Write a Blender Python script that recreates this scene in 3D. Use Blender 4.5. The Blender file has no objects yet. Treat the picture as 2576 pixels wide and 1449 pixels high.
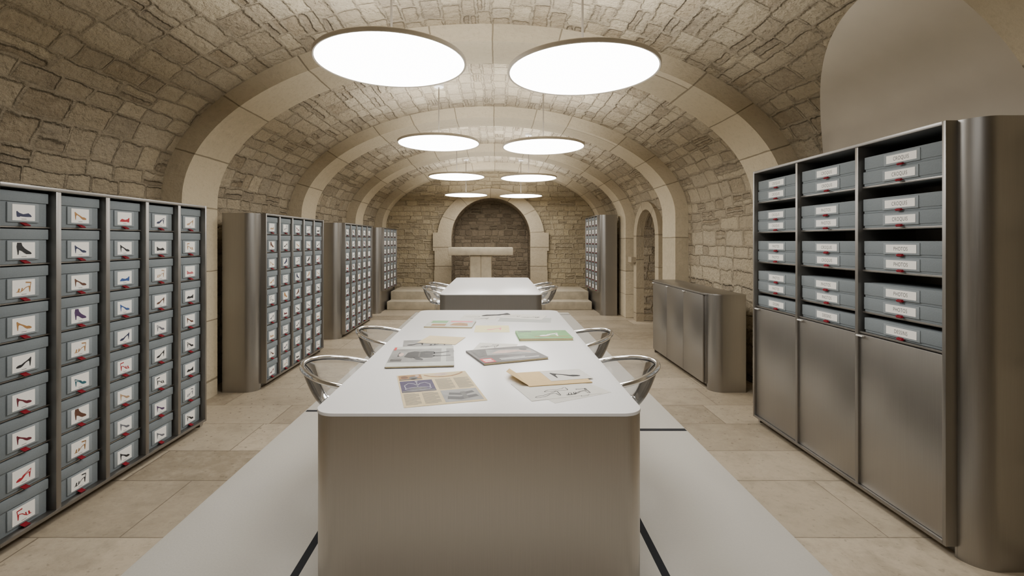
import bpy, bmesh, math, random
from mathutils import Vector
C = bpy.context.scene.collection
PI = math.pi
F = 1200.0; HZ = 606.0; VX = 1248.0; CAMZ = 1.391; TZ = 0.75

def rgb(r, g, b):
    f = lambda c: (c/255/12.92) if c/255 <= .04045 else ((c/255+.055)/1.055)**2.4
    return (f(r), f(g), f(b), 1)

# ------------------------------------------------------------------ materials
class NT:
    def __init__(s, name):
        s.m = bpy.data.materials.new(name); s.m.use_nodes = True
        s.t = s.m.node_tree; s.b = s.t.nodes['Principled BSDF']
    def n(s, typ, **kw):
        o = s.t.nodes.new(typ)
        for k, v in kw.items(): setattr(o, k, v)
        return o
    def l(s, a, b): s.t.links.new(a, b)
    def put(s, sock, v):
        if isinstance(v, bpy.types.NodeSocket): s.l(v, sock)
        else: sock.default_value = v
    def math(s, op, a, b=None, c=None):
        o = s.n('ShaderNodeMath', operation=op)
        s.put(o.inputs[0], a)
        if b is not None: s.put(o.inputs[1], b)
        if c is not None: s.put(o.inputs[2], c)
        return o.outputs[0]
    def noise(s, vec, scale, detail=3, rough=.55):
        o = s.n('ShaderNodeTexNoise'); s.l(vec, o.inputs['Vector'])
        o.inputs['Scale'].default_value = scale; o.inputs['Detail'].default_value = detail
        o.inputs['Roughness'].default_value = rough
        return o
    def mix(s, f, a, b, blend='MIX'):
        o = s.n('ShaderNodeMix', data_type='RGBA', blend_type=blend)
        s.put(o.inputs[0], f); s.put(o.inputs[6], a); s.put(o.inputs[7], b)
        return o.outputs[2]
    def remap(s, v, a, b, c=0., d=1., smooth=False):
        o = s.n('ShaderNodeMapRange')
        if smooth: o.interpolation_type = 'SMOOTHSTEP'
        s.put(o.inputs[0], v)
        for i, x in enumerate((a, b, c, d)): o.inputs[i+1].default_value = x
        return o.outputs[0]
    def comb(s, x, y, z=0.):
        o = s.n('ShaderNodeCombineXYZ')
        for i, v in enumerate((x, y, z)): s.put(o.inputs[i], v)
        return o.outputs[0]
    def bump(s, h, strength, dist):
        o = s.n('ShaderNodeBump'); o.inputs['Strength'].default_value = strength
        o.inputs['Distance'].default_value = dist; s.l(h, o.inputs['Height'])
        s.l(o.outputs[0], s.b.inputs['Normal'])

def simple(name, col, rough=.6, metal=0., var=.06, scale=20., bump=0., spec=None):
    k = NT(name); tc = k.n('ShaderNodeTexCoord').outputs['Object']
    nz = k.noise(tc, scale).outputs[0]
    dark = tuple(c*(1-var*2) for c in col[:3])+(1,)
    k.l(k.mix(k.remap(nz, .3, .7), dark, col), k.b.inputs['Base Color'])
    k.b.inputs['Roughness'].default_value = rough; k.b.inputs['Metallic'].default_value = metal
    if spec is not None: k.b.inputs['Specular IOR Level'].default_value = spec
    if bump: k.bump(nz, bump, .01)
    return k.m

def masonry(name, cols, mortar, h, w, mw, jit=.05, bump=.6, grain=.25, rough_edge=.010, pits=False, rnd=.03, relief=.03, crevice_shade=.4, warpx=1.3, stain=.22, domeh=.30, split=2., tint=0.):
    """stones in courses of uneven height and length, UVs in metres"""
    k = NT(name); uv = k.n('ShaderNodeTexCoord').outputs['UV']
    d1 = k.noise(uv, 3.2, 2)
    vm = k.n('ShaderNodeVectorMath', operation='MULTIPLY_ADD')
    k.l(d1.outputs[1], vm.inputs[0]); vm.inputs[1].default_value = (jit*2, jit*2, 0); k.l(uv, vm.inputs[2])
    sp = k.n('ShaderNodeSeparateXYZ'); k.l(vm.outputs[0], sp.inputs[0]); U, V = sp.outputs[0], sp.outputs[1]
    sv = k.comb(0., V)
    warp = k.noise(sv, 1.7/h*.2, 1).outputs[0]
    v = k.math('ADD', k.math('DIVIDE', V, h), k.math('MULTIPLY', warp, 1.6))
    row = k.math('FLOOR', v); fv = k.math('FRACT', v)
    wn = k.n('ShaderNodeTexWhiteNoise', noise_dimensions='1D'); k.l(row, wn.inputs['W']); rr = wn.outputs[0]
    u0 = k.math('MULTIPLY', k.math('DIVIDE', U, w), k.math('MULTIPLY_ADD', rr, .7, .65))
    u0 = k.math('ADD', u0, k.math('MULTIPLY', rr, 37.3))
    w2 = k.noise(k.comb(u0, k.math('MULTIPLY', row, 5.7)), .8, 1).outputs[0]
    u = k.math('ADD', u0, k.math('MULTIPLY', w2, warpx))
    col = k.math('FLOOR', u); fu = k.math('FRACT', u)
    w0 = k.n('ShaderNodeTexWhiteNoise', noise_dimensions='2D'); k.l(k.comb(row, col), w0.inputs['Vector'])
    if split < 1:      # some stones are two thin ones, one above the other
        s = k.math('GREATER_THAN', w0.outputs[0], split)
        f2 = k.math('MULTIPLY', fv, 2.); half = k.math('FLOOR', f2); f2 = k.math('FRACT', f2)
        fv = k.math('ADD', k.math('MULTIPLY', fv, k.math('SUBTRACT', 1., s)), k.math('MULTIPLY', f2, s))
        hh = k.math('MULTIPLY', h, k.math('MULTIPLY_ADD', s, -.5, 1.))
        row = k.math('ADD', row, k.math('MULTIPLY', k.math('MULTIPLY', half, s), .5))
    else: hh = h
    w3 = k.n('ShaderNodeTexWhiteNoise', noise_dimensions='2D'); k.l(k.comb(row, col), w3.inputs['Vector'])
    du = k.math('MULTIPLY', k.math('MINIMUM', fu, k.math('SUBTRACT', 1., fu)), w)
    dv = k.math('MULTIPLY', k.math('MINIMUM', fv, k.math('SUBTRACT', 1., fv)), hh)
    d = k.math('SMOOTH_MIN', du, dv, rnd)
    fine = k.noise(uv, 26, 5, .65).outputs[0]
    mid = k.noise(uv, 8, 3, .6).outputs[0]
    d = k.math('ADD', d, k.math('MULTIPLY', k.math('SUBTRACT', fine, .5), rough_edge*1.8))
    d = k.math('ADD', d, k.math('MULTIPLY', k.math('SUBTRACT', mid, .5), rough_edge*3.0))
    d = k.math('ADD', d, k.math('MULTIPLY', k.math('SUBTRACT', .5, w3.outputs[0]), rough_edge*.8))
    mask = k.remap(d, mw*.45, mw*1.35, 0., 1., True)
    dome = k.remap(d, mw*.3, max(mw*1.7, .006), 0., 1., True)
    sc = k.mix(w3.outputs[0], cols[0], cols[1])
    if tint:
        sx = k.n('ShaderNodeSeparateColor'); k.l(w3.outputs[1], sx.inputs[0])
        sc = k.mix(k.math('MULTIPLY', sx.outputs[1], tint), sc, rgb(168, 161, 148))
    sc = k.mix(k.remap(k.noise(uv, 11, 6, .7).outputs[0], .45, .7), sc, cols[2])
    sc = k.mix(k.math('MULTIPLY', k.remap(fine, .52, .72), grain), sc, tuple(c*.4 for c in cols[0][:3])+(1,))
    big = k.noise(uv, .6, 2).outputs[0]
    mc = k.mix(k.remap(mid, .3, .7), mortar, tuple(c*.8 for c in mortar[:3])+(1,))
    out = k.mix(mask, mc, sc)
    cr = k.math('MULTIPLY', k.remap(d, mw*.5, mw*.8, 0, 1, True), k.remap(d, mw*.8, mw*1.25, 1, 0, True))  # patchy shadow lines along the stone edges, painted into the colour
    cr = k.math('MULTIPLY', k.math('MULTIPLY', cr, k.remap(mid, .46, .64)), crevice_shade)
    out = k.mix(cr, out, tuple(c*.3 for c in cols[1][:3])+(1,))
    out = k.mix(k.remap(big, .3, .7, .0, stain), out, tuple(c*.5 for c in cols[1][:3])+(1,))
    if stain > .3: out = k.mix(k.remap(k.noise(uv, 3.5, 4, .65).outputs[0], .5, .75, 0., .45), out, tuple(c*.55 for c in cols[1][:3])+(1,))
    rnh = k.math('MULTIPLY', w3.outputs[0], domeh)
    hgt = k.math('ADD', k.math('MULTIPLY', dome, k.math('ADD', rnh, domeh)), k.math('MULTIPLY', fine, grain*2.8))
    hgt = k.math('ADD', hgt, k.math('MULTIPLY', mid, grain*3.6))
    if pits:
        pn = k.noise(uv, 30, 2, .5).outputs[0]
        pm = k.remap(pn, .65, .70)
        pm = k.math('MULTIPLY', pm, k.remap(big, .35, .6, .3, 1.))
        out = k.mix(k.math('MULTIPLY', pm, .75), out, tuple(c*.3 for c in cols[1][:3])+(1,))
    k.l(out, k.b.inputs['Base Color'])
    k.b.inputs['Roughness'].default_value = .45 if pits else .92
    k.b.inputs['Specular IOR Level'].default_value = .35 if pits else .12
    k.bump(hgt, bump, relief)
    return k.m

def brushed(name, col, rough):
    k = NT(name); tc = k.n('ShaderNodeTexCoord').outputs['Object']
    mp = k.n('ShaderNodeMapping'); mp.inputs['Scale'].default_value = (140, 140, 2.); k.l(tc, mp.inputs[0])
    nz = k.noise(mp.outputs[0], 2., 3).outputs[0]
    c = k.mix(k.remap(nz, .3, .7), tuple(x*.94 for x in col[:3])+(1,), col)
    k.l(c, k.b.inputs['Base Color']); k.b.inputs['Metallic'].default_value = 1
    k.l(k.remap(nz, .2, .8, rough-.03, rough+.03), k.b.inputs['Roughness'])
    return k.m

def emit(name, strength, col=(1, .98, .95, 1)):
    m = bpy.data.materials.new(name); m.use_nodes = True; t = m.node_tree; t.nodes.clear()
    e = t.nodes.new('ShaderNodeEmission'); e.inputs[0].default_value = col; e.inputs[1].default_value = strength
    o = t.nodes.new('ShaderNodeOutputMaterial'); t.links.new(e.outputs[0], o.inputs[0]); return m

def clear_mat(name, blend, milk):
    m = bpy.data.materials.new(name); m.use_nodes = True; t = m.node_tree; t.nodes.clear()
    tr = t.nodes.new('ShaderNodeBsdfTransparent'); tr.inputs[0].default_value = (.985, .985, .985, 1)
    gl = t.nodes.new('ShaderNodeBsdfGlossy'); gl.inputs['Roughness'].default_value = .06
    df = t.nodes.new('ShaderNodeBsdfDiffuse'); df.inputs[0].default_value = (.9, .9, .9, 1)
    lw = t.nodes.new('ShaderNodeLayerWeight'); lw.inputs[0].default_value = blend
    nz = t.nodes.new('ShaderNodeTexNoise'); nz.inputs['Scale'].default_value = 3
    bp = t.nodes.new('ShaderNodeBump'); bp.inputs['Strength'].default_value = .05; t.links.new(nz.outputs[0], bp.inputs['Height'])
    t.links.new(bp.outputs[0], gl.inputs['Normal'])
    m0 = t.nodes.new('ShaderNodeMixShader'); m0.inputs[0].default_value = milk
    t.links.new(tr.outputs[0], m0.inputs[1]); t.links.new(df.outputs[0], m0.inputs[2])
    mx = t.nodes.new('ShaderNodeMixShader'); o = t.nodes.new('ShaderNodeOutputMaterial')
    t.links.new(lw.outputs['Fresnel'], mx.inputs[0]); t.links.new(m0.outputs[0], mx.inputs[1]); t.links.new(gl.outputs[0], mx.inputs[2])
    t.links.new(mx.outputs[0], o.inputs[0]); return m

M = {}
M['vault'] = masonry('vault_rubble', [rgb(210, 196, 168), rgb(150, 135, 112), rgb(188, 174, 149)], rgb(182, 169, 146), .14, .27, .012, jit=.030, bump=1., rnd=.024, relief=.042, crevice_shade=.38, split=.85, tint=.35, grain=.3)
M['wall'] = masonry('wall_rubble', [rgb(194, 180, 153), rgb(140, 126, 105), rgb(170, 156, 133)], rgb(166, 153, 132), .14, .28, .011, jit=.028, bump=1., rnd=.024, relief=.042, crevice_shade=.38, split=.85, tint=.35, grain=.3)
M['backwall'] = masonry('end_wall_rubble', [rgb(186, 171, 139), rgb(138, 125, 99), rgb(165, 150, 123)], rgb(172, 158, 132), .11, .24, .010, jit=.024, bump=1., rnd=.022, relief=.034, crevice_shade=.5, split=.88, tint=.25)
M['niche'] = masonry('niche_rubble', [rgb(156, 141, 119), rgb(108, 96, 80), rgb(136, 122, 102)], rgb(148, 135, 114), .11, .22, .011, jit=.026, bump=1., rnd=.022, relief=.036, crevice_shade=.5, split=.88)
M['rib'] = masonry('dressed_limestone', [rgb(206, 193, 167), rgb(186, 173, 148), rgb(197, 184, 158)], rgb(146, 134, 112), .52, 9., .006, jit=.008, bump=.6, grain=.26, rough_edge=.003, rnd=.004, relief=.014, crevice_shade=.4)
M['surround'] = masonry('worn_limestone', [rgb(184, 171, 146), rgb(162, 149, 126), rgb(174, 161, 137)], rgb(142, 130, 109), .46, 9., .007, jit=.010, bump=.7, grain=.28, rough_edge=.004, rnd=.004, relief=.016, crevice_shade=.4)
M['floor'] = masonry('limestone_paving', [rgb(202, 188, 165), rgb(150, 137, 116), rgb(180, 166, 144)], rgb(128, 116, 98), .44, 1.15, .0035, jit=.004, bump=.25, grain=.34, rough_edge=.002, pits=True, rnd=.004, relief=.01, crevice_shade=.25, warpx=.9, stain=.34)
M['limestone'] = simple('plain_limestone', rgb(188, 176, 153), .85, var=.12, scale=8, bump=.2)
M['plaster'] = simple('grey_plaster', rgb(210, 201, 185), .9, var=.04, scale=3, bump=.05)
M['steel'] = brushed('brushed_steel', rgb(162, 159, 154), .38)
M['steel_table'] = brushed('brushed_table_steel', rgb(196, 190, 181), .38)
M['steel_dark'] = brushed('brushed_steel_dark', rgb(148, 145, 141), .40)
M['steel_in'] = simple('inner_steel', rgb(146, 141, 134), .5, .4)  # even grey steel for back panels and plinths
M['white_top'] = simple('white_laminate', rgb(244, 243, 241), .28, var=.01, scale=4)
M['box'] = simple('grey_board', rgb(120, 128, 132), .85, var=.04, scale=160, bump=.08)
M['plate'] = simple('label_holder_board', rgb(134, 142, 146), .75, var=.03, scale=120)
M['card'] = simple('white_card', rgb(242, 240, 234), .7, var=.01)
M['ribbon'] = simple('dark_red_ribbon', rgb(122, 8, 28), .7, var=.1, scale=80, spec=.2)
M['ink'] = simple('black_ink', rgb(30, 28, 28), .7, var=.02)
M['grey_ink'] = simple('grey_ink', rgb(128, 124, 118), .7, var=.02)
M['lampframe'] = simple('lamp_frame', rgb(206, 198, 184), .45, .1, var=.02)
M['rod'] = simple('lamp_rod_metal', rgb(140, 132, 120), .45, .5, var=.02)
M['lamp'] = emit('lamp_diffuser', 15.)
M['uplamp'] = emit('upper_diffuser', 12.)
M['lampwhite'] = simple('white_enamel', rgb(225, 222, 215), .5, var=.01)
M['rug'] = simple('wool_rug', rgb(197, 193, 184), .95, var=.02, scale=90, bump=.08)
M['rugline'] = simple('wool_rug_line', rgb(36, 38, 42), .95, var=.05, scale=60, bump=.1)
M['clear'] = clear_mat('clear_plastic', .20, .05)
k = NT('clear_edge'); k.b.inputs['Metallic'].default_value = .95; k.b.inputs['Base Color'].default_value = (.94, .94, .94, 1)
tc_ = k.n('ShaderNodeTexCoord').outputs['Object']; k.l(k.remap(k.noise(tc_, 5).outputs[0], .3, .7, .05, .12), k.b.inputs['Roughness'])
M['clear_rim'] = k.m
M['paper'] = simple('white_paper', rgb(216, 213, 204), .8, var=.04)
M['cream'] = simple('cream_paper', rgb(216, 198, 157), .8, var=.05, scale=9)
M['yellowpaper'] = simple('pale_yellow_paper', rgb(234, 224, 170), .8, var=.02)
M['manila'] = simple('manila_paper', rgb(214, 184, 130), .75, var=.03, scale=12)
M['greypaper'] = simple('grey_paper', rgb(178, 180, 174), .8, var=.02)
M['bwphoto'] = simple('grey_photo', rgb(150, 149, 144), .5, var=.22, scale=10)
M['midgrey'] = simple('mid_grey_photo', rgb(92, 90, 86), .5, var=.25, scale=30)
M['coat'] = simple('dark_grey_photo', rgb(48, 47, 46), .5, var=.3, scale=26)
M['darkphoto'] = simple('dark_photo', rgb(72, 66, 60), .4, var=.3, scale=16)
M['purple'] = simple('violet_print', rgb(66, 52, 92), .6, var=.2, scale=40)
M['lilac'] = simple('lilac_print', rgb(168, 164, 176), .6, var=.2, scale=60)
M['green'] = simple('green_cover', rgb(108, 166, 96), .5, var=.14, scale=18)
M['redprint'] = simple('red_print', rgb(200, 40, 44), .5, var=.04)
M['pink'] = simple('pink_print', rgb(232, 130, 136), .6, var=.05)
M['tanprint'] = simple('tan_print', rgb(168, 124, 70), .6, var=.18, scale=40)
M['brownprint'] = simple('brown_print', rgb(118, 78, 48), .6, var=.2, scale=40)
M['skyprint'] = simple('pale_print', rgb(196, 197, 188), .6, var=.1, scale=16)
M['skin'] = simple('pale_pink_print', rgb(206, 178, 166), .6, var=.12, scale=30)
SHOE_COL = {'navy': (44, 50, 82), 'black': (26, 25, 27), 'tan': (172, 126, 72), 'brown': (98, 62, 44), 'burgundy': (104, 30, 46), 'red': (176, 34, 48),
            'purple': (76, 50, 92), 'teal': (40, 98, 110), 'blue': (56, 88, 148), 'grey': (108, 110, 118), 'beige': (184, 152, 118), 'pink': (196, 108, 112), 'ochre': (150, 106, 48)}
for k_, v_ in SHOE_COL.items(): M['shoe_'+k_] = simple('print_'+k_, rgb(*v_), .6, var=.12, scale=90)

# ------------------------------------------------------------------ mesh helpers
def merge(bm, t, mi=0):
    t.verts.index_update(); vs = [bm.verts.new(v.co) for v in t.verts]
    for f in t.faces:
        nf = bm.faces.new([vs[v.index] for v in f.verts]); nf.material_index = mi
    t.free()
def add_box(bm, x0, x1, y0, y1, z0, z1, bev=0., mi=0, seg=2):
    if x0 > x1: x0, x1 = x1, x0
    t = bmesh.new(); bmesh.ops.create_cube(t, size=1)
    for v in t.verts:
        v.co = Vector(((x0+x1)/2+v.co.x*(x1-x0), (y0+y1)/2+v.co.y*(y1-y0), (z0+z1)/2+v.co.z*(z1-z0)))
    if bev: bmesh.ops.bevel(t, geom=t.edges[:], offset=bev, segments=seg, affect='EDGES', profile=.5)
    merge(bm, t, mi)
def add_prism(bm, pts, z0, z1, bev=0., mi=0):
    t = bmesh.new(); b = [t.verts.new((p[0], p[1], z0)) for p in pts]; u = [t.verts.new((p[0], p[1], z1)) for p in pts]
    n = len(pts); t.faces.new(b); tf = t.faces.new(u)
    for i in range(n): t.faces.new((b[i], b[(i+1) % n], u[(i+1) % n], u[i]))
    bmesh.ops.recalc_face_normals(t, faces=t.faces[:])
    if bev: bmesh.ops.bevel(t, geom=list(tf.edges), offset=bev, segments=2, affect='EDGES', profile=.5)
    merge(bm, t, mi)
def arc(cx, cy, r, a0, a1, n=8): return [(cx+r*math.cos(a0+(a1-a0)*i/n), cy+r*math.sin(a0+(a1-a0)*i/n)) for i in range(n+1)]
def rrect(x0, x1, y0, y1, r, n=8):
    return arc(x1-r, y1-r, r, 0, PI/2, n)+arc(x0+r, y1-r, r, PI/2, PI, n)+arc(x0+r, y0+r, r, PI, 1.5*PI, n)+arc(x1-r, y0+r, r, 1.5*PI, 2*PI, n)
def add_tube(bm, pts, r, seg=16):
    pts = [Vector(p) for p in pts]; rings = []
    for i, p in enumerate(pts):
        d = (pts[min(i+1, len(pts)-1)]-pts[max(i-1, 0)]).normalized()
        a = d.cross(Vector((0, 0, 1)));  a = a.normalized() if a.length > .05 else Vector((1, 0, 0)); b = d.cross(a).normalized()
        rad = r[i] if isinstance(r, (list, tuple)) else r
        rings.append([bm.verts.new(p+a*rad*math.cos(2*PI*k/seg)+b*rad*math.sin(2*PI*k/seg)) for k in range(seg)])
    for i in range(len(rings)-1):
        for k in range(seg): bm.faces.new((rings[i][k], rings[i][(k+1) % seg], rings[i+1][(k+1) % seg], rings[i+1][k]))
    bm.faces.new(rings[0]); bm.faces.new(rings[-1])
def add_lathe(bm, prof, seg=64, mi=0, close=True):
    rings = []
    for r, z in prof:
        if r < 1e-6: rings.append([bm.verts.new((0, 0, z))])
        else: rings.append([bm.verts.new((r*math.cos(2*PI*k/seg), r*math.sin(2*PI*k/seg), z)) for k in range(seg)])
    for a, b in zip(rings, rings[1:]):
        for k in range(seg):
            k2 = (k+1) % seg
            q = ([a[0], b[k2], b[k]] if len(a) == 1 else [a[k], a[k2], b[0]] if len(b) == 1 else [a[k], a[k2], b[k2], b[k]])
            bm.faces.new(q).material_index = mi
def mesh_from(name, bm, mats):
    bmesh.ops.recalc_face_normals(bm, faces=bm.faces[:])
    me = bpy.data.meshes.new(name); bm.to_mesh(me); bm.free()
    for m in (mats if isinstance(mats, (list, tuple)) else [mats]): me.materials.append(m)
    for p in me.polygons: p.use_smooth = True
    me.set_sharp_from_angle(angle=math.radians(25))
    return me
def link(name, me, parent=None, loc=(0, 0, 0), rz=0.):
    o = bpy.data.objects.new(name, me); C.objects.link(o); o.location = loc; o.rotation_euler = (0, 0, rz)
    if parent: o.parent = parent
    return o
def obj(name, bm, mats, parent=None, loc=(0, 0, 0), rz=0.): return link(name, mesh_from(name, bm, mats), parent, loc, rz)
def thing(name, label, cat, loc=(0, 0, 0), rz=0., group=None):
    o = link(name, None, None, loc, rz); o.empty_display_size = .1
    o['label'] = label; o['category'] = cat
    if group: o['group'] = group
    return o
def tag(o, label, cat, group=None):
    o['label'] = label; o['category'] = cat
    if group: o['group'] = group
    return o

class Q:      # open surfaces with UVs in metres
    def __init__(s): s.v = []; s.f = []; s.uv = []; s.mi = []
    def quad(s, ps, uvs, mi=0):
        i = len(s.v); s.v += [tuple(p) for p in ps]; s.f.append(tuple(range(i, i+len(ps)))); s.uv += list(uvs); s.mi.append(mi)
    def build(s, name, mats, structure=True, smooth=True):
        me = bpy.data.meshes.new(name); me.from_pydata(s.v, [], s.f)
        ul = me.uv_layers.new(name='UVMap')
        for i, u in enumerate(s.uv): ul.data[i].uv = u
        for m in (mats if isinstance(mats, (list, tuple)) else [mats]): me.materials.append(m)
        for p, mi in zip(me.polygons, s.mi): p.material_index = mi
        bm = bmesh.new(); bm.from_mesh(me); bmesh.ops.remove_doubles(bm, verts=bm.verts[:], dist=1e-4)
        bmesh.ops.recalc_face_normals(bm, faces=bm.faces[:]); bm.to_mesh(me); bm.free()
        for p in me.polygons: p.use_smooth = smooth
        me.set_sharp_from_angle(angle=math.radians(35))
        o = link(name, me)
        if structure: o['kind'] = 'structure'
        return o

# ------------------------------------------------------------------ the vaulted room
CX = -.1; A, B, Z0 = 2.6, 1.42, 1.72          # vault ellipse
AI, BI = 2.43, 1.28                            # underside of the ribs
YA, YB = -1.6, 11.0
def vz(x): u = (x-CX)/A; return Z0+B*math.sqrt(max(0, 1-u*u))
def arcz(c, a, sp, b): return lambda t: sp+b*math.sqrt(max(0, 1-((t-c)/a)**2))
lun = arcz(2.3, 1.32, 1.75, .9); door = arcz(7.75, .48, 1.45, .45)
def zcut(y):
    z = Z0
    if abs(y-2.3) < 1.32: z = max(z, lun(y))
    if abs(y-7.75) < .48: z = max(z, door(y))
    return z
NT_ = 720; tab = [0.]
for i in range(NT_):
    t0, t1 = PI*i/NT_, PI*(i+1)/NT_
    tab.append(tab[-1]+math.hypot(A*(math.cos(t0)-math.cos(t1)), B*(math.sin(t0)-math.sin(t1))))
LT = tab[-1]
def alen(th): x = max(0, min(NT_, (PI-th)/PI*NT_)); i = min(int(x), NT_-1); return Z0+tab[i]+(tab[i+1]-tab[i])*(x-i)
q = Q(); ys = [YA+.05*i for i in range(int((YB-YA)/.05)+1)]; NA = 56
def tcut(y): return math.asin(min(1, (zcut(y)-Z0)/B))
def vp(y, k):
    te = tcut(y); th = PI+(te-PI)*k/NA
    return (CX+A*math.cos(th), y, Z0+B*math.sin(th)), (y, alen(th))
for y0, y1 in zip(ys, ys[1:]):
    for k in range(NA):
        a, b, c, d = vp(y0, k), vp(y1, k), vp(y1, k+1), vp(y0, k+1)
        q.quad([a[0], b[0], c[0], d[0]], [a[1], b[1], c[1], d[1]])
q.build('ceiling', M['vault'])
# side walls: their courses run on from those of the vault
def wall_cols(q, us, zb, zt, mp, mi=0, vf=lambda z: z):
    for a, b in zip(us, us[1:]):
        m = (a+b)/2
        ba, bb = zb(a, m), zb(b, m)
        q.quad([mp(a, ba), mp(b, bb), mp(b, zt(b)), mp(a, zt(a))], [(a, vf(ba)), (b, vf(bb)), (b, vf(zt(b))), (a, vf(zt(a)))], mi)
q = Q(); wall_cols(q, [YA, YB], lambda y, m: 0, lambda y: Z0, lambda y, z: (CX-A, y, z)); q.build('wall_left', M['vault'])
q = Q(); us = [YA, 7.27]+[7.27+.96*i/24 for i in range(1, 25)]+[YB]
wall_cols(q, us, lambda y, m: min(Z0, door(y)) if abs(m-7.75) < .48 else 0, lambda y: Z0, lambda y, z: (CX+A, y, z), vf=lambda z: Z0+LT+Z0-z); q.build('wall_right', M['vault'])
# smooth plaster infill of the side arch, meeting the rubble at its edge
q = Q(); ly = [y for y in ys if abs(y-2.3) < 1.31]; NI = 14; OFF = .02
def ip(y, k):
    te = tcut(y); th = te*(1-k/NI); f = OFF*min(1, k/3)
    return (CX+A*math.cos(th)+f, y, Z0+B*math.sin(th)+f*.5*math.sin(th)), (y, th)
for a, b in zip(ly, ly[1:]):
    for k in range(NI):
        p = [ip(a, k), ip(b, k), ip(b, k+1), ip(a, k+1)]
        q.quad([x[0] for x in p], [x[1] for x in p])
q.build('wall_lunette', M['plaster'])
# doorway passage in the right wall
def contour(c, a, sp, b, zb, n=24):
    return [(c-a, zb+(sp-zb)*i/4) for i in range(4)]+[(c-a*math.cos(PI*i/n), sp+b*math.sin(PI*i/n)) for i in range(n+1)]+[(c+a, sp+(zb-sp)*i/4) for i in range(1, 5)]
def band(q, inn, out, mp, d0, d1):
    s = 0
    for i in range(len(inn)-1):
        a, b, c, d = inn[i], inn[i+1], out[i+1], out[i]; l = math.dist(a, b); t = s+l; w = math.dist(a, d)
        q.quad([mp(*a, d1), mp(*b, d1), mp(*c, d1), mp(*d, d1)], [(0, s), (0, t), (w, t), (w, s)])
        q.quad([mp(*a, d0), mp(*b, d0), mp(*b, d1), mp(*a, d1)], [(-.2, s), (-.2, t), (0, t), (0, s)])
        q.quad([mp(*d, d0), mp(*c, d0), mp(*c, d1), mp(*d, d1)], [(w+.2, s), (w+.2, t), (w, t), (w, s)])
        s = t
q = Q(); ct = contour(7.75, .48, 1.45, .45, 0); XP = 2.85
for a, b in zip(ct, ct[1:]):
    q.quad([(2.55, a[0], a[1]), (2.55, b[0], b[1]), (XP, b[0], b[1]), (XP, a[0], a[1])], [(0, a[1]+a[0]), (0, b[1]+b[0]), (.3, b[1]+b[0]), (.3, a[1]+a[0])])
q.quad([(XP, 7.2, 0), (XP, 8.3, 0), (XP, 8.3, 2), (XP, 7.2, 2)], [(7.2, 0), (8.3, 0), (8.3, 2), (7.2, 2)])
q.build('wall_passage', M['wall'])
q = Q(); band(q, ct, contour(7.75, .64, 1.45, .58, 0), lambda y, z, d: (2.5-d, y, z), -.05, .08)
z = 1.02; y0, y1 = 8.25, 8.45
q.quad([(2.34, y0, z), (2.34, y1, z), (2.34, y1, z+.09), (2.34, y0, z+.09)], [(0, 0), (.2, 0), (.2, .09), (0, .09)])
q.quad([(2.34, y0, z+.09), (2.34, y1, z+.09), (2.42, y1, z+.09), (2.42, y0, z+.09)], [(0, 0), (.2, 0), (.2, .09), (0, .09)])
q.quad([(2.34, y0, z), (2.34, y0, z+.09), (2.42, y0, z+.09), (2.42, y0, z)], [(0, 0), (.2, 0), (.2, .09), (0, .09)])
q.build('trim_6', M['surround'])
# ribs
def rib(n, y0, y1):
    q = Q(); inn = contour(CX, AI, Z0, BI, 0, 72); out = contour(CX, AI+.21, Z0, BI+.2, 0, 72); s = 0
    for i in range(len(inn)-1):
        a, b, c, d = inn[i], inn[i+1], out[i+1], out[i]; t = s+math.dist(a, b)
        P = lambda p, y: (p[0], y, p[1])
        q.quad([P(a, y0), P(b, y0), P(b, y1), P(a, y1)], [(0, s), (0, t), (y1-y0, t), (y1-y0, s)])
        q.quad([P(a, y0), P(b, y0), P(c, y0), P(d, y0)], [(0, s), (0, t), (-.22, t), (-.22, s)])
        q.quad([P(a, y1), P(b, y1), P(c, y1), P(d, y1)], [(.6, s), (.6, t), (.8, t), (.8, s)])
        s = t
    q.build('trim_%d' % n, M['rib'])
for i, (a, b) in enumerate([(1.45, 2.0), (3.84, 4.33), (6.20, 6.68), (8.58, 9.05), (10.6, 10.99)]): rib(i+1, a, b)
# end walls
NC, NA_, NS, NB = -.12, .91, 1.47, .91; nich = arcz(NC, NA_, NS, NB)
q = Q(); xs = sorted([CX-A+2*A*i/60 for i in range(61)]+[NC-NA_+2*NA_*i/40 for i in range(41)])
wall_cols(q, xs, lambda x, m: nich(x) if abs(m-NC) < NA_ else 0, vz, lambda x, z: (x, YB, z)); q.build('wall_back', M['backwall'])
q = Q(); wall_cols(q, [CX-A+2*A*i/60 for i in range(61)], lambda x, m: 0, vz, lambda x, z: (x, YA, z)); q.build('wall_front', M['wall'])
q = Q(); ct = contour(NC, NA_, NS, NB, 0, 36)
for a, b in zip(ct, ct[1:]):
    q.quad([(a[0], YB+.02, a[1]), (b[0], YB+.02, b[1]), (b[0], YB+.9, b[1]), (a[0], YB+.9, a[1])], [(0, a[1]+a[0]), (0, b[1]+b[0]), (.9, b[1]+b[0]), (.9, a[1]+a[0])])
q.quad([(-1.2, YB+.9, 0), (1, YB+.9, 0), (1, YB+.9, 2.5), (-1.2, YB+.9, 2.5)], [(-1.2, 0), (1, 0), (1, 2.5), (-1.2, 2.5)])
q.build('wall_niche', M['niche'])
q = Q(); band(q, ct, contour(NC, NA_+.32, NS, NB+.22, 0, 36), lambda x, z, d: (x, YB-d, z), -.02, .06)
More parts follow.
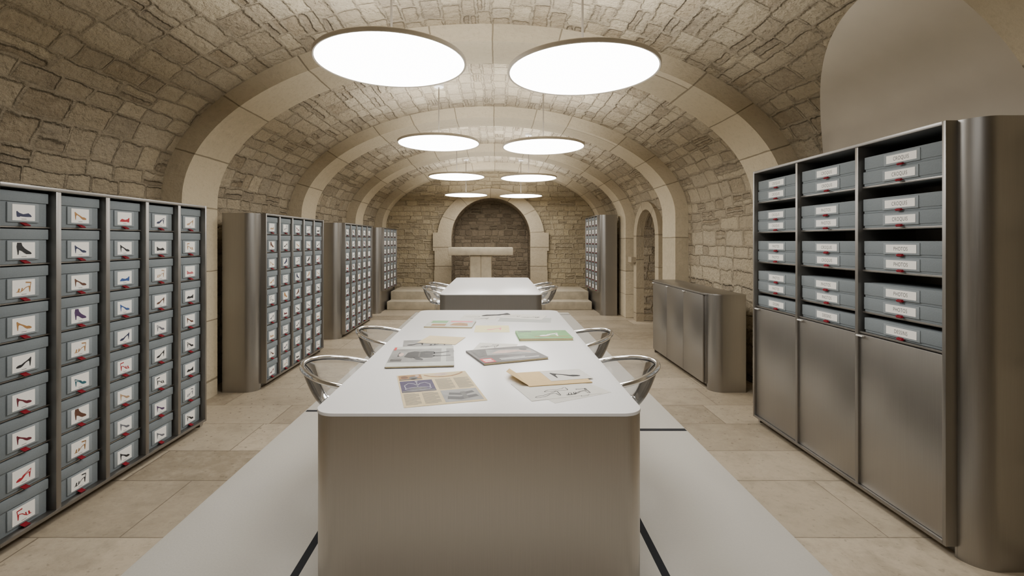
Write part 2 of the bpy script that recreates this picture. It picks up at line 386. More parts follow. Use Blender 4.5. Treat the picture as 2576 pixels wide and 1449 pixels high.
for sx in (-1, 1):
    for z0, z1, w in ((.30, .72, .39), (.722, 1.16, .38), (1.162, 1.58, .42)):      # jamb blocks
        x0 = NC+sx*(NA_-.004); x1 = NC+sx*(NA_+w)
        P = [(x0, YB-.066), (x1, YB-.066), (x1, YB), (x0, YB)]
        for i in range(4):
            a, b = P[i], P[(i+1) % 4]
            q.quad([(*a, z0), (*b, z0), (*b, z1), (*a, z1)], [(0, .06), (.4, .06), (.4, .44), (0, .44)])
        for z in (z0, z1): q.quad([(*p, z) for p in P], [(0, .1), (.4, .1), (.4, .2), (0, .2)])
q.build('trim_7', M['surround'])
q = Q(); q.quad([(-3.2, YA, 0), (3.4, YA, 0), (3.4, 12, 0), (-3.2, 12, 0)], [(-3.2, YA), (3.4, YA), (3.4, 12), (-3.2, 12)]); q.build('floor', M['floor'])
bm = bmesh.new(); add_box(bm, -2.2, 1.93, 9.6, 9.96, 0, .17, .014); add_box(bm, -2.2, 1.93, 9.95, 10.97, 0, .34, .014); add_box(bm, NC-NA_+.015, NC+NA_-.015, 10.96, 11.88, 0, .34, .004)
tag(obj('stone_steps', bm, M['limestone']), 'two broad pale stone steps leading up to the arched niche', 'steps')
t = thing('stone_altar', 'pale stone slab table on a central pedestal before the niche', 'altar', (-.33, 10.4, .34))
bm = bmesh.new(); add_box(bm, -.69, .69, -.28, .28, .745, .91, .012); obj('slab', bm, M['limestone'], t)
bm = bmesh.new(); add_box(bm, -.235, .005, -.2, .2, 0, .745, .03, seg=4); add_box(bm, .0, .235, -.2, .2, 0, .745, .03, seg=4); obj('pedestal', bm, M['limestone'], t)

# ------------------------------------------------------------------ rug
bm = bmesh.new(); add_prism(bm, rrect(-1.55, 1.39, .7, 9.2, .02, 3), 0, .012, .004)
for (x0, x1, y0, y1) in ((-.848, -.813, .75, 3.855), (-1.54, -.813, 3.85, 3.89), (.682, .717, .75, 3.47), (.682, 1.385, 3.46, 3.505), (-1.54, -1.0, 8.5, 8.53), (1.0, 1.38, 8.9, 8.93)):
    add_box(bm, x0, x1, y0, y1, .008, .0126, 0, 1)
tag(obj('rug', bm, [M['rug'], M['rugline']]), 'long pale grey rug with thin black lines under both tables', 'rug')

# ------------------------------------------------------------------ tables
def table(label, y0, y1, mat, W=1.25, r=.085):
    L = y1-y0; t = thing('conference_table', label, 'table', (-.066, (y0+y1)/2, .0129)); h = TZ-.0129; X = W/2
    bm = bmesh.new(); add_prism(bm, rrect(-X, X, -L/2, L/2, r, 16), h-.012, h, .003); obj('tabletop', bm, M['white_top'], t)
    for s in (-1, 1):
        bm = bmesh.new(); a, b = sorted((s*L/2, s*(L/2-.35))); n = 24
        pts = (arc(X-r, b-r, r, 0, PI/2, n)+arc(-X+r, b-r, r, PI/2, PI, n)+[(-X, a), (X, a)]) if s > 0 else ([(X, b), (-X, b)]+arc(-X+r, a+r, r, PI, 1.5*PI, n)+arc(X-r, a+r, r, 1.5*PI, 2*PI, n))
        add_prism(bm, [(x*.997, y*.9985) for x, y in pts], 0, h-.0135); obj('pedestal', bm, mat, t)
    bm = bmesh.new(); add_box(bm, -X+.003, X-.003, -L/2+.345, L/2-.345, h-.05, h-.0135); obj('apron', bm, mat, t)
    return t
table('long white topped steel table strewn with magazines and sketches', 1.773, 4.42, M['steel_table'])
table('bare white topped steel table farther back near the steps', 5.75, 8.35, M['steel_dark'])  # darker steel puts the shade on this table's front into its colour

# ------------------------------------------------------------------ clear tub chairs
def chair_meshes():
    out = {}
    bm = bmesh.new(); NP, NZ = 48, 12; g = []
    top = []
    for i in range(NP+1):
        ph = math.radians(-140+280*i/NP); hz = .60+.10*(.5+.5*math.cos(ph*1.15))
        col_ = []
        for j in range(NZ+1):
            s = j/NZ; r = .12+.142*(s**.75); z = .462+(hz-.462)*(s**1.7)
            col_.append(Vector((-r*math.cos(ph)-.012*s, r*1.0*math.sin(ph), z)))
        g.append(col_); top.append(col_[-1])
    for off in (0, .010):
        vs = [[bm.verts.new(p+Vector((p.x, p.y, 0)).normalized()*off) for p in c] for c in g]
        for i in range(NP):
            for j in range(NZ): bm.faces.new((vs[i][j], vs[i+1][j], vs[i+1][j+1], vs[i][j+1]))
    out['back_shell'] = mesh_from('back_shell', bm, M['clear'])
    bm = bmesh.new(); ends = [g[0][k] for k in range(2, NZ)]; ende = [g[-1][k] for k in range(NZ-1, 1, -1)]
    add_tube(bm, [p+Vector((p.x, p.y, 0)).normalized()*.005 for p in ends+top+ende], .0145, 16); out['rim'] = mesh_from('rim', bm, M['clear_rim'])
    bm = bmesh.new(); add_lathe(bm, [(0, .462), (.09, .464), (.15, .474), (.178, .488), (.181, .478), (.155, .460), (.10, .448), (0, .444)], 40); out['seat'] = mesh_from('seat', bm, M['clear'])
    for i, (sx, sy) in enumerate(((1, 1), (1, -1), (-1, 1), (-1, -1))):
        bm = bmesh.new(); add_tube(bm, [(sx*.075, sy*.08, .448), (sx*.085, sy*.09, .2), (sx*.095, sy*.10, 0)], [.018, .015, .011], 16); out['leg%d' % i] = mesh_from('leg', bm, M['clear'])
    return out
CH = chair_meshes()
def chair(x, y, rz, label):
    t = thing('tub_chair', label, 'chair', (x, y, .0140), rz, 'clear plastic tub chairs')
    for k, me in CH.items(): link('leg' if k.startswith('leg') else k, me, t)
chair(-.79, 2.68, .10, 'clear plastic tub chair left of the paper-strewn table, nearer the camera')
chair(-.775, 3.66, .05, 'clear plastic tub chair left of the paper-strewn table, farther from camera')
chair(.615, 2.68, PI-.10, 'clear plastic tub chair right of the paper-strewn table, nearer the camera')
chair(.575, 3.56, PI-.05, 'clear plastic tub chair right of the paper-strewn table, farther from camera')
chair(-.80, 7.05, 0, 'clear plastic tub chair left of the bare far table, nearer the camera')
chair(-.79, 7.69, 0, 'clear plastic tub chair left of the bare far table, nearer the steps')
chair(.62, 7.05, PI, 'clear plastic tub chair right of the bare far table, nearer the camera')
chair(.61, 7.69, PI, 'clear plastic tub chair right of the bare far table, nearer the steps')

# ------------------------------------------------------------------ pendant lamps
def lamp(x, y, z, label):
    t = thing('pendant_lamp', label, 'pendant lamp', (x, y, z), 0, 'round pendant lamps'); R = .45; top = vz(x)-z
    bm = bmesh.new(); add_lathe(bm, [(R-.012, 0), (R-.003, -.003), (R, 0), (R, .020), (R-.005, .025), (R-.012, .025), (R-.012, 0)], 96); obj('frame', bm, M['lampframe'], t)
    bm = bmesh.new(); add_lathe(bm, [(0, .002), (R-.012, .002)], 64); obj('diffuser', bm, M['lamp'], t)
    bm = bmesh.new(); add_lathe(bm, [(0, .023), (R-.013, .023)], 64); obj('upper_diffuser', bm, M['uplamp'], t)
    bm = bmesh.new(); add_tube(bm, [(0, 0, .022), (0, 0, top-.02)], .007, 16); obj('rod', bm, M['rod'], t)
    bm = bmesh.new(); add_lathe(bm, [(0, top-.03), (.05, top-.03), (.055, top-.024), (.055, top+.01), (0, top+.01)], 32); obj('ceiling_canopy', bm, M['lampwhite'], t)
for y, zl, zr, w in ((2.87, 2.459, 2.403, 'nearest'), (5.25, 2.46, 2.421, 'second'), (7.63, 2.411, 2.39, 'third'), (10.0, 2.348, 2.33, 'farthest')):
    lamp(-.63, y, zl, 'round white glowing pendant disc, left one of the %s pair' % w)
    lamp(.52, y, zr, 'round white glowing pendant disc, right one of the %s pair' % w)

# ------------------------------------------------------------------ shoe silhouettes
SH = {
 'pump': [[(0, .10), (.02, .04), (.12, .02), (.30, .03), (.42, .10), (.60, .27), (.78, .36), (.84, .30), (.87, 0), (.91, 0), (.95, .35), (.97, .55), (.93, .60), (.85, .52), (.70, .42), (.50, .32), (.33, .22), (.22, .22), (.10, .18)]],
 'flat': [[(0, .08), (.03, .03), (.4, .02), (.75, .04), (.78, 0), (.95, 0), (.97, .12), (.98, .36), (.93, .40), (.80, .28), (.55, .20), (.36, .24), (.22, .28), (.08, .18)]],
 'bootie': [[(0, .08), (.05, .02), (.35, .03), (.5, .12), (.65, .24), (.8, .3), (.84, 0), (.9, 0), (.94, .3), (.97, .55), (.93, .8), (.66, .8), (.60, .6), (.45, .42), (.25, .28), (.08, .18)]],
 'sandal': [[(0, .06), (.02, .02), (.3, .02), (.45, .12), (.62, .28), (.8, .34), (.84, 0), (.89, 0), (.93, .36), (.80, .40), (.6, .33), (.42, .17), (.28, .06)], [(.08, .05), (.16, .28), (.25, .26), (.2, .05)], [(.30, .06), (.36, .3), (.44, .28), (.38, .1)], [(.60, .60), (.96, .57), (.96, .65), (.60, .69)], [(.87, .36), (.92, .36), (.97, .62), (.92, .62)]],
 'slingback': [[(0, .10), (.02, .04), (.12, .02), (.30, .03), (.42, .10), (.60, .27), (.8, .34), (.84, 0), (.88, 0), (.93, .36), (.80, .40), (.6, .33), (.42, .30), (.33, .22), (.22, .24), (.1, .19)], [(.42, .25), (.95, .52), (.94, .58), (.40, .31)], [(.89, .36), (.93, .36), (.97, .57), (.92, .57)]]}
# ------------------------------------------------------------------ shoe boxes (front faces local +X)
def ribbon_mesh():
    bm = bmesh.new()
    pr = [(.139, .017), (.145, .014), (.155, .010), (.158, .004), (.155, .001), (.148, .004), (.139, .011)]
    v0 = [bm.verts.new((x, -.017 if i < 3 else -.010, z)) for i, (x, z) in enumerate(pr)]; v1 = [bm.verts.new((x, .013 if i < 3 else .019, z)) for i, (x, z) in enumerate(pr)]
    bm.faces.new(v0); bm.faces.new(v1)
    for i in range(len(pr)): bm.faces.new((v0[i], v0[(i+1) % len(pr)], v1[(i+1) % len(pr)], v1[i]))
    return mesh_from('ribbon_tab', bm, M['ribbon'])
def shoe_box_meshes():
    d = {}
    bm = bmesh.new(); add_box(bm, -.14, .136, -.118, .118, 0, .14, .002); d['box_body'] = mesh_from('box_body', bm, M['box'])
    bm = bmesh.new(); add_box(bm, -.143, .142, -.123, .123, .112, .161, .003); d['lid'] = mesh_from('lid', bm, M['box'])
    bm = bmesh.new(); add_box(bm, .1355, .1425, -.074, .074, .018, .108, .0015); d['label_holder'] = mesh_from('label_holder', bm, M['plate'])
    bm = bmesh.new(); add_box(bm, .1425, .1436, -.053, .053, .026, .100); d['card'] = mesh_from('card', bm, M['card'])
    d['ribbon_tab'] = ribbon_mesh()
    return d
SB = shoe_box_meshes(); PIC = {}
def shoe_pic(kind, col, flip):
    key = (kind, col, flip)
    if key not in PIC:
        bm = bmesh.new()
        for poly in SH[kind]:
            bm.faces.new([bm.verts.new((.1440, (-.037+.074*(1-x if flip else x)), .042+.070*y)) for x, y in poly])
        f = bm.faces.new([bm.verts.new((.1440, y, z)) for y, z in ((-.012, .032), (.012, .032), (.012, .0345), (-.012, .0345))]); f.material_index = 1
        PIC[key] = mesh_from('shoe_picture', bm, [M['shoe_'+col], M['grey_ink']])
    return PIC[key]
ROWN = ['top', 'second', 'third', 'fourth', 'fifth', 'sixth', 'seventh', 'eighth', 'ninth']
COLN = ['nearest', 'second', 'third', 'fourth', 'farthest']
def shoe_box(x, y, z, rz, kind, col, flip, label, group):
    t = thing('shoe_box', label, 'shoe box', (x, y, z), rz, group)
    for k, me in SB.items():
        o = link(k, me, t)
        if k == 'card': link('shoe_picture', shoe_pic(kind, col, flip), o)
NEAR = [['navy flat', 'black bootie', 'tan sandal', 'tan pump', 'black pump', 'burgundy pump', 'burgundy pump', 'red slingback', 'red sandal'],
        ['tan pump', 'navy pump', 'brown pump', 'purple bootie', 'tan sandal', 'teal slingback', 'brown bootie', 'ochre sandal', 'black sandal'],
        ['red flat', 'black pump', 'blue flat', 'blue pump', 'navy pump', 'red sandal', 'beige pump', 'grey pump', 'black pump'],
        ['navy slingback', 'black flat', 'beige sandal', 'brown pump', 'grey slingback', 'black pump', 'black sandal', 'purple pump', 'grey pump'],
        ['beige pump', 'tan sandal', 'pink flat', 'black flat', 'brown pump', 'black slingback', 'black flat', 'grey sandal', 'black slingback']]
random.seed(7)
def cap_pts(s, l0, l1, front, back, r):   # rounded end piece; l1 is the outer end
    d = 1 if l1 > l0 else -1
    p = [(s*back, l0), (s*front, l0)]
    p += [(s*(front-r+r*math.cos(a)), l1-d*r+d*r*math.sin(a)) for a in [PI/2*i/20 for i in range(21)]]
    return p+[(s*back, l1)]
def cabinet_shell(t, s, L, zb, zt, depth=.35, capw=.11):
    bm = bmesh.new(); T = .018
    for y0, y1 in ((0, T), (L-T, L)): add_box(bm, -s*depth, 0, y0, y1, zb, zt, .002)
    add_box(bm, -s*depth, 0, T, L-T, zt-T, zt, .002); add_box(bm, -s*depth, 0, T, L-T, zb, zb+T, .002)
    obj('carcass', bm, M['steel_dark'], t)
    bm = bmesh.new(); add_box(bm, -s*depth, -s*(depth-.01), T, L-T, zb+T, zt-T); obj('back_panel', bm, M['steel_in'], t)
    for l0, l1 in ((0, -capw), (L, L+capw)):
        bm = bmesh.new(); add_prism(bm, cap_pts(s, l0, l1, -.05, -depth, .1), 0, zt-.002); obj('end_panel', bm, M['steel'], t)
    bm = bmesh.new(); add_box(bm, -s*depth, -s*(.08), .01, L-.01, 0, zb); obj('base', bm, M['steel_dark'] if zb > .1 else M['steel_in'], t)
def shoe_cabinet(label, where, X, s, y0, cols, rows, zb, zt, data=None):
    p = .3; L = cols*p
    t = thing('shoe_box_cabinet', label, 'cabinet', (X, y0, 0)); cabinet_shell(t, s, L, zb, zt)
    ph = (zt-zb-.036)/rows; RC = .026 if data else .014
    for c in range(1, cols):
        bm = bmesh.new(); add_box(bm, -s*.338, -s*.003, c*p-.014, c*p+.014, zb+.018, zt-.018, .002); obj('divider', bm, M['steel_dark'], t)
    for r in range(1, rows):
        bm = bmesh.new(); z = zb+.018+r*ph; add_box(bm, -s*.338, -s*(RC+.008), .018, L-.018, z-.006, z); obj('shelf', bm, M['steel_dark'], t)
    for c in range(cols):
        for r in range(rows):
            k = data[c][r] if data else random.choice(['black', 'black', 'black', 'black', 'navy', 'brown', 'tan', 'burgundy', 'red', 'beige', 'grey'])+' '+random.choice(['pump', 'pump', 'flat', 'sandal', 'slingback', 'bootie'])
            col, kind = k.split(); rown = 'bottom' if r == rows-1 else ROWN[r]; coln = 'farthest' if c == cols-1 else COLN[c]
            shoe_box(X-s*(RC+.145), y0+c*p+p/2, zb+.0185+(rows-1-r)*ph, 0 if s > 0 else PI, kind, col, random.random() < .5,
                     'shoe box with %s %s card, %s row of the %s column, %s' % (col, kind, rown, coln, where), 'shoe boxes in the '+where)
shoe_cabinet('steel shelf unit of shoe boxes at the left edge, nearest the camera', 'nearest left shelf', -2.16, 1, 2.06, 5, 9, .05, 1.65, NEAR)
shoe_cabinet('steel shoe box shelf unit just beyond the first left stone pier', 'second left shelf', -2.16, 1, 4.48, 5, 9, .05, 1.65)
shoe_cabinet('third steel shoe box shelf unit along the left wall', 'third left shelf', -2.16, 1, 6.83, 5, 9, .05, 1.65)
shoe_cabinet('farthest left steel shoe box unit standing beside the stone steps', 'farthest left shelf', -2.16, 1, 9.2, 4, 7, .42, 1.65)
shoe_cabinet('tall steel shoe box unit right of the stone steps', 'far right shelf', 1.9, -1, 8.98, 4, 8, .42, 1.88)

# ------------------------------------------------------------------ right hand cabinets
def doors(t, s, L, n, z0, z1, lx=-.012):
    w = (L-.036)/n
    for i in range(n):
        a = .018+i*w+.003; b = .018+(i+1)*w-.003
        bm = bmesh.new(); add_box(bm, s*(lx-.02), s*lx, a, b, z0, z1, .002); d = obj('door', bm, M['steel'], t)
        bm = bmesh.new(); add_box(bm, s*lx, s*(lx+.014), b-.05, b-.005, z1-.012, z1-.004, .001); obj('handle', bm, M['lampwhite'], d)
tall = thing('archive_cabinet', 'tall steel cabinet of labelled grey boxes above three plain doors', 'cabinet', (1.97, 2.09, 0)); TL = 1.57
cabinet_shell(tall, -1, TL, .05, 1.92, .33, .09)
for c in (1, 2):
    bm = bmesh.new(); y = c*TL/3; add_box(bm, .318, .004, y-.011, y+.011, .068, 1.902, .002); obj('divider', bm, M['steel_dark'], tall)
SHZ = [1.685, 1.46, 1.235, 1.01, .90]
for z in SHZ:
    bm = bmesh.new(); add_box(bm, .318, .03 if z > .95 else .012, .018, TL-.018, z-.01, z, .001); obj('shelf', bm, M['steel_dark'], tall)
doors(tall, -1, TL, 3, .07, .885)
low = thing('low_cabinet', 'low steel sideboard with three doors and rounded ends by right wall', 'cabinet', (1.95, 4.48, 0)); LL = 1.47
bm = bmesh.new(); add_box(bm, .34, .02, 0, LL, .05, .885, .002); obj('carcass', bm, M['steel_dark'], low)
for l0, l1 in ((0, -.11), (LL, LL+.11)):
    bm = bmesh.new(); add_prism(bm, cap_pts(-1, l0, l1, -.03, -.34, .1), 0, .885); obj('end_panel', bm, M['steel'], low)
bm = bmesh.new(); pts = [(.34, -.112)]+[(.13-.1*math.cos(a)-.002, -.012-.1*math.sin(a)) for a in [PI/2-PI/2*i/10 for i in range(11)]]+[(.0, .0), (.0, LL)]+[(.13-.1*math.cos(a)-.002, LL+.012+.1*math.sin(a)) for a in [PI/2*i/10 for i in range(11)]]+[(.34, LL+.112)]
add_prism(bm, pts, .885, .9, .002); obj('top_panel', bm, M['steel'], low)
bm = bmesh.new(); add_box(bm, .33, .08, .01, LL-.01, 0, .05); obj('base', bm, M['steel_in'], low)
doors(low, -1, LL, 3, .055, .88, .0)

def text_mesh(s, size):
    cu = bpy.data.curves.new('t', 'FONT'); cu.body = s; cu.size = size; cu.align_x = 'CENTER'; cu.align_y = 'CENTER'; cu.space_character = 1.1
    o = bpy.data.objects.new('t', cu); C.objects.link(o); dg = bpy.context.evaluated_depsgraph_get(); dg.update()
    me = bpy.data.meshes.new_from_object(o.evaluated_get(dg)); bpy.data.objects.remove(o)
    for v in me.vertices: x, y, z = v.co; v.co = (.1463, x*.82, y*1.15+.038)
    me.materials.clear(); me.materials.append(M['grey_ink_dark']); me.name = 'lettering'; return me
M['grey_ink_dark'] = simple('engraved_ink', rgb(84, 82, 80), .7, var=.02)
def archive_box_meshes():
    d = {}; W = .468
    bm = bmesh.new(); add_box(bm, -.14, .138, -W/2, W/2, 0, .064, .002); d['box_body'] = mesh_from('box_body', bm, M['box'])
    bm = bmesh.new(); add_box(bm, -.143, .1415, -W/2-.003, W/2+.003, .012, .077, .002); d['lid'] = mesh_from('lid', bm, M['box'])
    bm = bmesh.new(); add_box(bm, .141, .1447, -.105, .105, .010, .068, .001); d['label_holder'] = mesh_from('label_holder', bm, M['plate'])
    bm = bmesh.new(); add_box(bm, .1447, .146, -.088, .088, .019, .059); d['card'] = mesh_from('card', bm, M['card'])
    d['ribbon_tab'] = SB['ribbon_tab']; return d
AB = archive_box_meshes(); TX = {k: text_mesh(k, .024) for k in ('CROQUIS', 'PHOTOS', 'DESSINS')}
WORDS = [['CROQUIS', 'CROQUIS', 'CROQUIS', 'CROQUIS', 'PHOTOS', 'PHOTOS', 'PHOTOS', 'PHOTOS', 'DESSINS'],
         ['CROQUIS', 'CROQUIS', 'PHOTOS', 'PHOTOS', 'CROQUIS', 'CROQUIS', 'PHOTOS', 'PHOTOS', 'DESSINS'],
         ['CROQUIS', 'CROQUIS', 'CROQUIS', 'CROQUIS', 'PHOTOS', 'PHOTOS', 'PHOTOS', 'PHOTOS', 'DESSINS']]
for c in range(3):
    for i in range(9):
        sh = i//2; up = (i % 2 == 0 and i < 8); y = 2.09+TL/3*(c+.5); z = SHZ[sh]+.0004+(.0776 if up else 0)
        where = 'single bottom box' if i == 8 else '%s box of the %s pair' % ('upper' if up else 'lower', ['top', 'second', 'third', 'fourth'][sh])
        t = thing('archive_box', 'grey box lettered %s, %s, %s column of the tall cabinet' % (WORDS[c][i], where, ['nearest', 'middle', 'farthest'][c]), 'box',
                  (1.97+.022+.145, y+random.uniform(-.006, .006), z), PI, 'labelled archive boxes in the tall cabinet')
        for k, me in AB.items():
            o = link(k, me, t)
            if k == 'card': link('lettering', TX[WORDS[c][i]], o)

# ------------------------------------------------------------------ papers on the table
def tp(px, py): Y = (CAMZ-TZ)*F/(py-HZ); return Vector(((px-VX)/F*Y, Y))
def sheet(name, label, cat, quad, z, thick, mat, pages=None):
    p = [tp(*c) for c in quad]; c = sum(p, Vector((0, 0)))/4
    u = ((p[1]-p[0])+(p[2]-p[3]))/2; v = ((p[0]-p[3])+(p[1]-p[2]))/2; W, H = u.length, v.length
    t = thing(name, label, cat, (c.x, c.y, TZ+z), math.atan2(u.y, u.x))
    bm = bmesh.new()
    if pages:
        add_box(bm, -W/2+.002, W/2-.004, -H/2+.003, H/2-.003, .0004, thick-.0008); obj('pages', bm, pages, t)
        bm = bmesh.new(); add_box(bm, -W/2, W/2, -H/2, H/2, thick-.0008, thick); add_box(bm, -W/2, W/2, -H/2, H/2, 0, .0004); add_box(bm, -W/2-.0006, -W/2, -H/2, H/2, 0, thick); obj('cover', bm, mat, t)
    else:
        add_box(bm, -W/2, W/2, -H/2, H/2, 0, thick); obj('sheet', bm, mat, t)
    t['W'] = W; t['H'] = H; t['T'] = thick
    return t
def pic(t, name, polys, mats, lift=.0003):
    bm = bmesh.new(); W, H = t['W'], t['H']
    for poly, mi in polys:
        f = bm.faces.new([bm.verts.new(((x-.5)*W, (y-.5)*H, t['T']+lift+mi*.00015)) for x, y in poly]); f.material_index = mi
    return obj(name, bm, mats, t)
def R(x0, y0, x1, y1): return [(x0, y0), (x1, y0), (x1, y1), (x0, y1)]
def ell(cx, cy, a, b, n=20): return [(cx+a*math.cos(2*PI*i/n), cy+b*math.sin(2*PI*i/n)) for i in range(n)]
def strokes(poly, w, closed=True):
    out = []; n = len(poly)
    for i in range(n if closed else n-1):
        a, b = Vector(poly[i]), Vector(poly[(i+1) % n]); d = (b-a)
        if d.length < 1e-5: continue
        d.normalize(); nn = Vector((-d.y, d.x))*w
        out.append([tuple(a+nn), tuple(b+nn), tuple(b-nn), tuple(a-nn)])
    return out
def place(kind, x, y, s, sy=None, flip=False): return [[(x+s*(1-a if flip else a), y+(sy or s)*b) for a, b in poly] for poly in SH[kind]]
def sketch(t, shoes, w=.004):
    for k in shoes: pic(t, 'ink_drawing', [(s_, 0) for p_ in place(*k) for s_ in strokes(p_, w)], [M['ink']])
def lines(x0, x1, y0, y1, n, fill=.45):
    h = (y1-y0)/n
    return [(R(x0, y0+i*h, x1-(.25*(x1-x0) if i % 5 == 0 else 0), y0+i*h+h*fill), 0) for i in range(n)]

t = sheet('newspaper_spread', 'old cream newspaper page with violet jewellery picture, nearest on left', 'newspaper', [(993, 945), (1165, 935), (1232, 1005), (1022, 1028)], .0002, .0012, M['cream'])
crown = [[(s_, 1) for s_ in strokes(pts, w_, cl)] for pts, w_, cl in ((ell(.24, .50, .17, .045), .007, True), ([(.08, .52), (.07, .62), (.13, .69), (.20, .66), (.24, .60)], .007, False), ([(.40, .52), (.41, .62), (.35, .69), (.28, .66), (.24, .60)], .007, False), ([(.24, .52), (.24, .72)], .007, False))]
pic(t, 'violet_picture', [(R(.02, .40, .46, .77), 0)]+[x for c_ in crown for x in c_]+[(ell(.24, .73, .02, .02, 10), 1), (ell(.24, .50, .12, .03), 2), (R(.03, .41, .45, .45), 2)], [M['purple'], M['lilac'], M['midgrey']])
pic(t, 'colour_photo', [(R(.02, .80, .34, .98), 0), (ell(.10, .90, .05, .05), 1), (ell(.22, .87, .06, .05), 2), (ell(.28, .93, .03, .03), 3), (R(.03, .81, .33, .84), 2)], [M['tanprint'], M['brownprint'], M['midgrey'], M['skin']])
pic(t, 'necklace_picture', [(s_, 0) for s_ in strokes([(.38, .94), (.46, .88), (.55, .85), (.65, .84), (.75, .85), (.83, .88), (.9, .92), (.95, .97)], .016, False)]+[(ell(.62, .93, .10, .035), 1)], [M['tanprint'], M['skin']])
for x0, x1, y0, y1, n in ((.50, .72, .42, .78, 18), (.76, .97, .42, .78, 18), (.03, .22, .05, .37, 16), (.26, .46, .05, .37, 16)): pic(t, 'text_column', lines(x0, x1, y0, y1, n), [M['grey_ink']])
pic(t, 'grey_photo', [(R(.50, .04, .97, .38), 0), ([(.54, .12), (.70, .08), (.94, .14), (.92, .20), (.70, .16), (.56, .20)], 1), ([(.58, .24), (.74, .20), (.92, .26), (.90, .31), (.72, .27), (.60, .30)], 1), (R(.74, .10, .80, .30), 2)], [M['bwphoto'], M['coat'], M['midgrey']])
t = sheet('shoe_photo_sheet', 'loose grey sheet of shoe photos tucked behind the coat magazine', 'paper', [(1025, 858), (1135, 852), (1140, 886), (1000, 888)], .0002, .001, M['bwphoto'])
for k in (('pump', .08, .55, .35, .4), ('sandal', .5, .5, .4, .4), ('flat', .3, .12, .4, .5)): pic(t, 'shoe_photo', [(p_, 0) for p_ in place(*k)], [M['ink']])
t = sheet('cream_card', 'blank cream sheet lying behind the coat magazine', 'paper', [(1085, 846), (1176, 849), (1140, 868), (1045, 862)], .0016, .001, M['cream'])
t = sheet('fashion_magazine', 'magazine with a black and white coat photograph on its cover', 'magazine', [(990, 878), (1140, 873), (1143, 925), (972, 927)], .003, .007, M['bwphoto'], M['cream'])
pic(t, 'cover_photo', [(R(0, 0, 1, .18), 0), (R(.0, .85, 1, 1), 0), (R(.80, .18, .88, .85), 0),
    ([(.22, .44), (.26, .66), (.36, .72), (.46, .69), (.56, .72), (.68, .70), (.70, .60), (.66, .54), (.70, .46), (.66, .38), (.54, .38), (.44, .42), (.34, .37)], 1), (ell(.165, .56, .04, .085), 2), ([(.11, .46), (.145, .45), (.15, .66), (.12, .67)], 1),
    ([(.68, .64), (.82, .66), (.93, .70), (.93, .66), (.82, .61), (.68, .58)], 1), ([(.68, .50), (.82, .48), (.95, .50), (.95, .46), (.82, .44), (.68, .44)], 1), ([(.36, .40), (.42, .30), (.52, .26), (.53, .31), (.45, .42)], 1), (R(.44, .43, .465, .69), 3), (R(.03, .24, .20, .34), 3), (R(.54, .56, .62, .58), 3)], [M['skyprint'], M['coat'], M['skin'], M['midgrey']])
pic(t, 'red_title', [(R(.01, .80, .05, .95), 0)], [M['redprint']], .001)
t = sheet('photo_magazine', 'thick dark photo magazine with red corner badge in table centre', 'magazine', [(1177, 887), (1325, 873), (1376, 905), (1212, 920)], .0012, .010, M['darkphoto'], M['cream'])
pic(t, 'cover_photo', [([(.20, .50), (.96, .36), (.98, .74), (.30, .94)], 0), ([(.30, .62), (.50, .56), (.72, .60), (.90, .46), (.92, .56), (.74, .72), (.48, .80)], 1), ([(.05, .42), (.18, .52), (.26, .90), (.06, .96)], 2), (R(.3, .12, .9, .16), 3), (R(.3, .2, .7, .23), 3), (ell(.86, .74, .06, .09), 2)], [M['bwphoto'], M['skin'], M['midgrey'], M['card']])
pic(t, 'red_badge', [(R(.02, .03, .2, .3), 0), (R(.05, .08, .17, .12), 1), (R(.05, .16, .17, .24), 1)], [M['redprint'], M['card']], .001)
t = sheet('sketch_sheet', 'white ink sketch sheet just behind the dark photo magazine', 'paper', [(1205, 862), (1300, 866), (1290, 892), (1185, 888)], .0002, .0006, M['paper'])
sketch(t, (('sandal', .1, .55, .45), ('pump', .5, .3, .4), ('slingback', .15, .1, .4)), .006)
t = sheet('drawing_card', 'pale yellow sheet with a pink shoe drawing', 'paper', [(1197, 819), (1281, 819), (1281, 836), (1192, 836)], .0002, .0008, M['yellowpaper'])
pic(t, 'pink_shoe_drawing', [(p_, 0) for p_ in place('pump', .34, .3, .45, .6)], [M['pink']])
t = sheet('sketchbook', 'thin colour illustrated book at the far left of the table', 'book', [(1085, 808), (1195, 810), (1190, 826), (1068, 825)], .0002, .010, M['skyprint'], M['cream'])
for nm, p_, m_ in (('green_picture', R(.05, .55, .4, .9), 'green'), ('brown_picture', [(.5, .2), (.9, .15), (.86, .5), (.7, .62), (.55, .5)], 'tanprint'), ('brown_picture', R(.12, .12, .42, .4), 'tanprint'), ('pink_picture', R(.46, .7, .94, .9), 'pink')): pic(t, nm, [(p_, 0)], [M[m_]])
t = sheet('green_book', 'green covered book with a white shoe photo on right side', 'book', [(1303, 838), (1430, 836), (1434, 857), (1300, 858)], .0002, .016, M['green'], M['cream'])
pic(t, 'shoe_picture', [(p_, 0) for p_ in place('slingback', .4, .25, .4, .7)], [M['card']], .0005)
pic(t, 'pencil_picture', [(R(.3, .2, .95, .26), 0)], [M['tanprint']]); pic(t, 'title_block', [(R(.04, .8, .3, .9), 0)], [M['midgrey']])
t = sheet('grey_sheet', 'pale grey sheet lying at the far right table end', 'paper', [(1262, 798), (1392, 800), (1380, 812), (1250, 808)], .0002, .0006, M['greypaper'])
t = sheet('sketch_sheet', 'white sketch sheet on the pale grey sheet at far end', 'paper', [(1268, 789), (1378, 794), (1360, 805), (1250, 799)], .001, .0006, M['paper'])
sketch(t, (('pump', .1, .4, .35), ('sandal', .5, .3, .4)), .006)
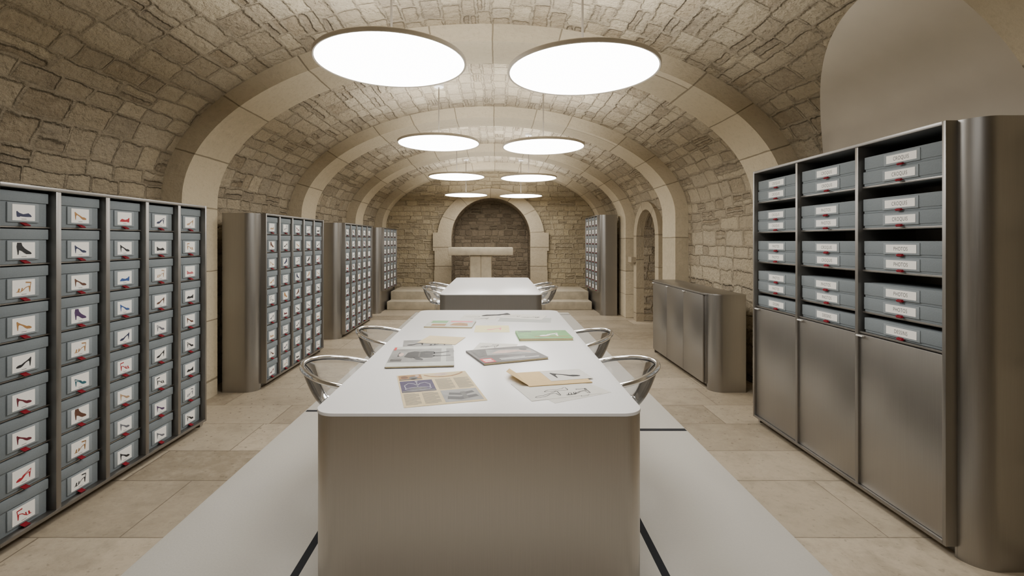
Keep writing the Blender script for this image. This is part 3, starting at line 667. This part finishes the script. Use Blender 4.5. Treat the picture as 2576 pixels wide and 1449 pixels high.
t = sheet('sketch_sheet', 'white sketch sheet beside the black shoe cutout at far end', 'paper', [(1160, 792), (1238, 792), (1262, 806), (1165, 803)], .0002, .0006, M['paper'])
sketch(t, (('flat', .1, .5, .4), ('slingback', .4, .15, .4)), .006)
a, b = tp(1213, 796), tp(1288, 792); bm = bmesh.new(); wv = (b-a).length
add_prism(bm, [(x*wv, y*wv*.9) for x, y in SH['flat'][0]], 0, .001)
tag(obj('shoe_cutout', bm, M['ink'], None, (a.x, a.y, TZ+.0018), math.atan2((b-a).y, (b-a).x)), 'black shoe shaped paper cutout at the far table end', 'paper cutout')
t = sheet('sketch_sheet', 'lower white sketch sheet poking out under the envelope', 'paper', [(1330, 968), (1480, 955), (1508, 984), (1385, 1024)], .0002, .0006, M['paper'])
sketch(t, (('slingback', .5, .05, .35),), .005)
t = sheet('sketch_sheet', 'white sheet of ink shoe sketches in front of the envelope', 'paper', [(1292, 965), (1465, 950), (1494, 990), (1330, 1012)], .001, .0006, M['paper'])
sketch(t, (('pump', .1, .12, .38), ('sandal', .52, .08, .38), ('flat', .3, .35, .35)), .006)
t = sheet('envelope', 'open manila envelope holding a black shoe photo card', 'envelope', [(1305, 940), (1456, 931), (1478, 964), (1324, 975)], .0022, .003, M['manila'])
W, H = t['W'], t['H']; bm = bmesh.new()
fl = [(-W/2, -H/2+.01, .003), (-W/2, H/2-.01, .003), (-W/2-.03, H/2+.02, .02), (-W/2-.065, .05, .028), (-W/2-.03, -H/2+.03, .02)]
vs = [bm.verts.new(p) for p in fl]; bm.faces.new(vs); vs = [bm.verts.new((x, y, z+.0008)) for x, y, z in fl]; bm.faces.new(vs); obj('flap', bm, M['manila'], t)
t = sheet('photo_card', 'white card with a black pump picture on the envelope', 'card', [(1362, 937), (1466, 931), (1482, 954), (1382, 963)], .0054, .0008, M['paper'])
pic(t, 'shoe_picture', [(p_, 0) for p_ in place('pump', .15, .25, .65, .9, True)], [M['ink']])

# ------------------------------------------------------------------ light, world, camera
for x in (-.63, .52):
    l = bpy.data.lights.new('room_light', 'AREA'); l.shape = 'DISK'; l.size = .9; l.energy = 14; l.color = (1, .98, .95)
    o = bpy.data.objects.new('room_light', l); C.objects.link(o); o.location = (x, .35, 2.45)
w = bpy.data.worlds.new('world'); bpy.context.scene.world = w; w.use_nodes = True
w.node_tree.nodes['Background'].inputs[0].default_value = (1, .97, .92, 1); w.node_tree.nodes['Background'].inputs[1].default_value = .05
cam = bpy.data.cameras.new('camera'); co = bpy.data.objects.new('camera', cam); C.objects.link(co)
co.location = (0, 0, CAMZ); co.rotation_euler = (PI/2, 0, 0); cam.sensor_width = 36; cam.lens = 36*F/2576
cam.shift_x = (1288-VX)/2576; cam.shift_y = -(724.5-HZ)/2576; cam.clip_start = .02
bpy.context.scene.camera = co
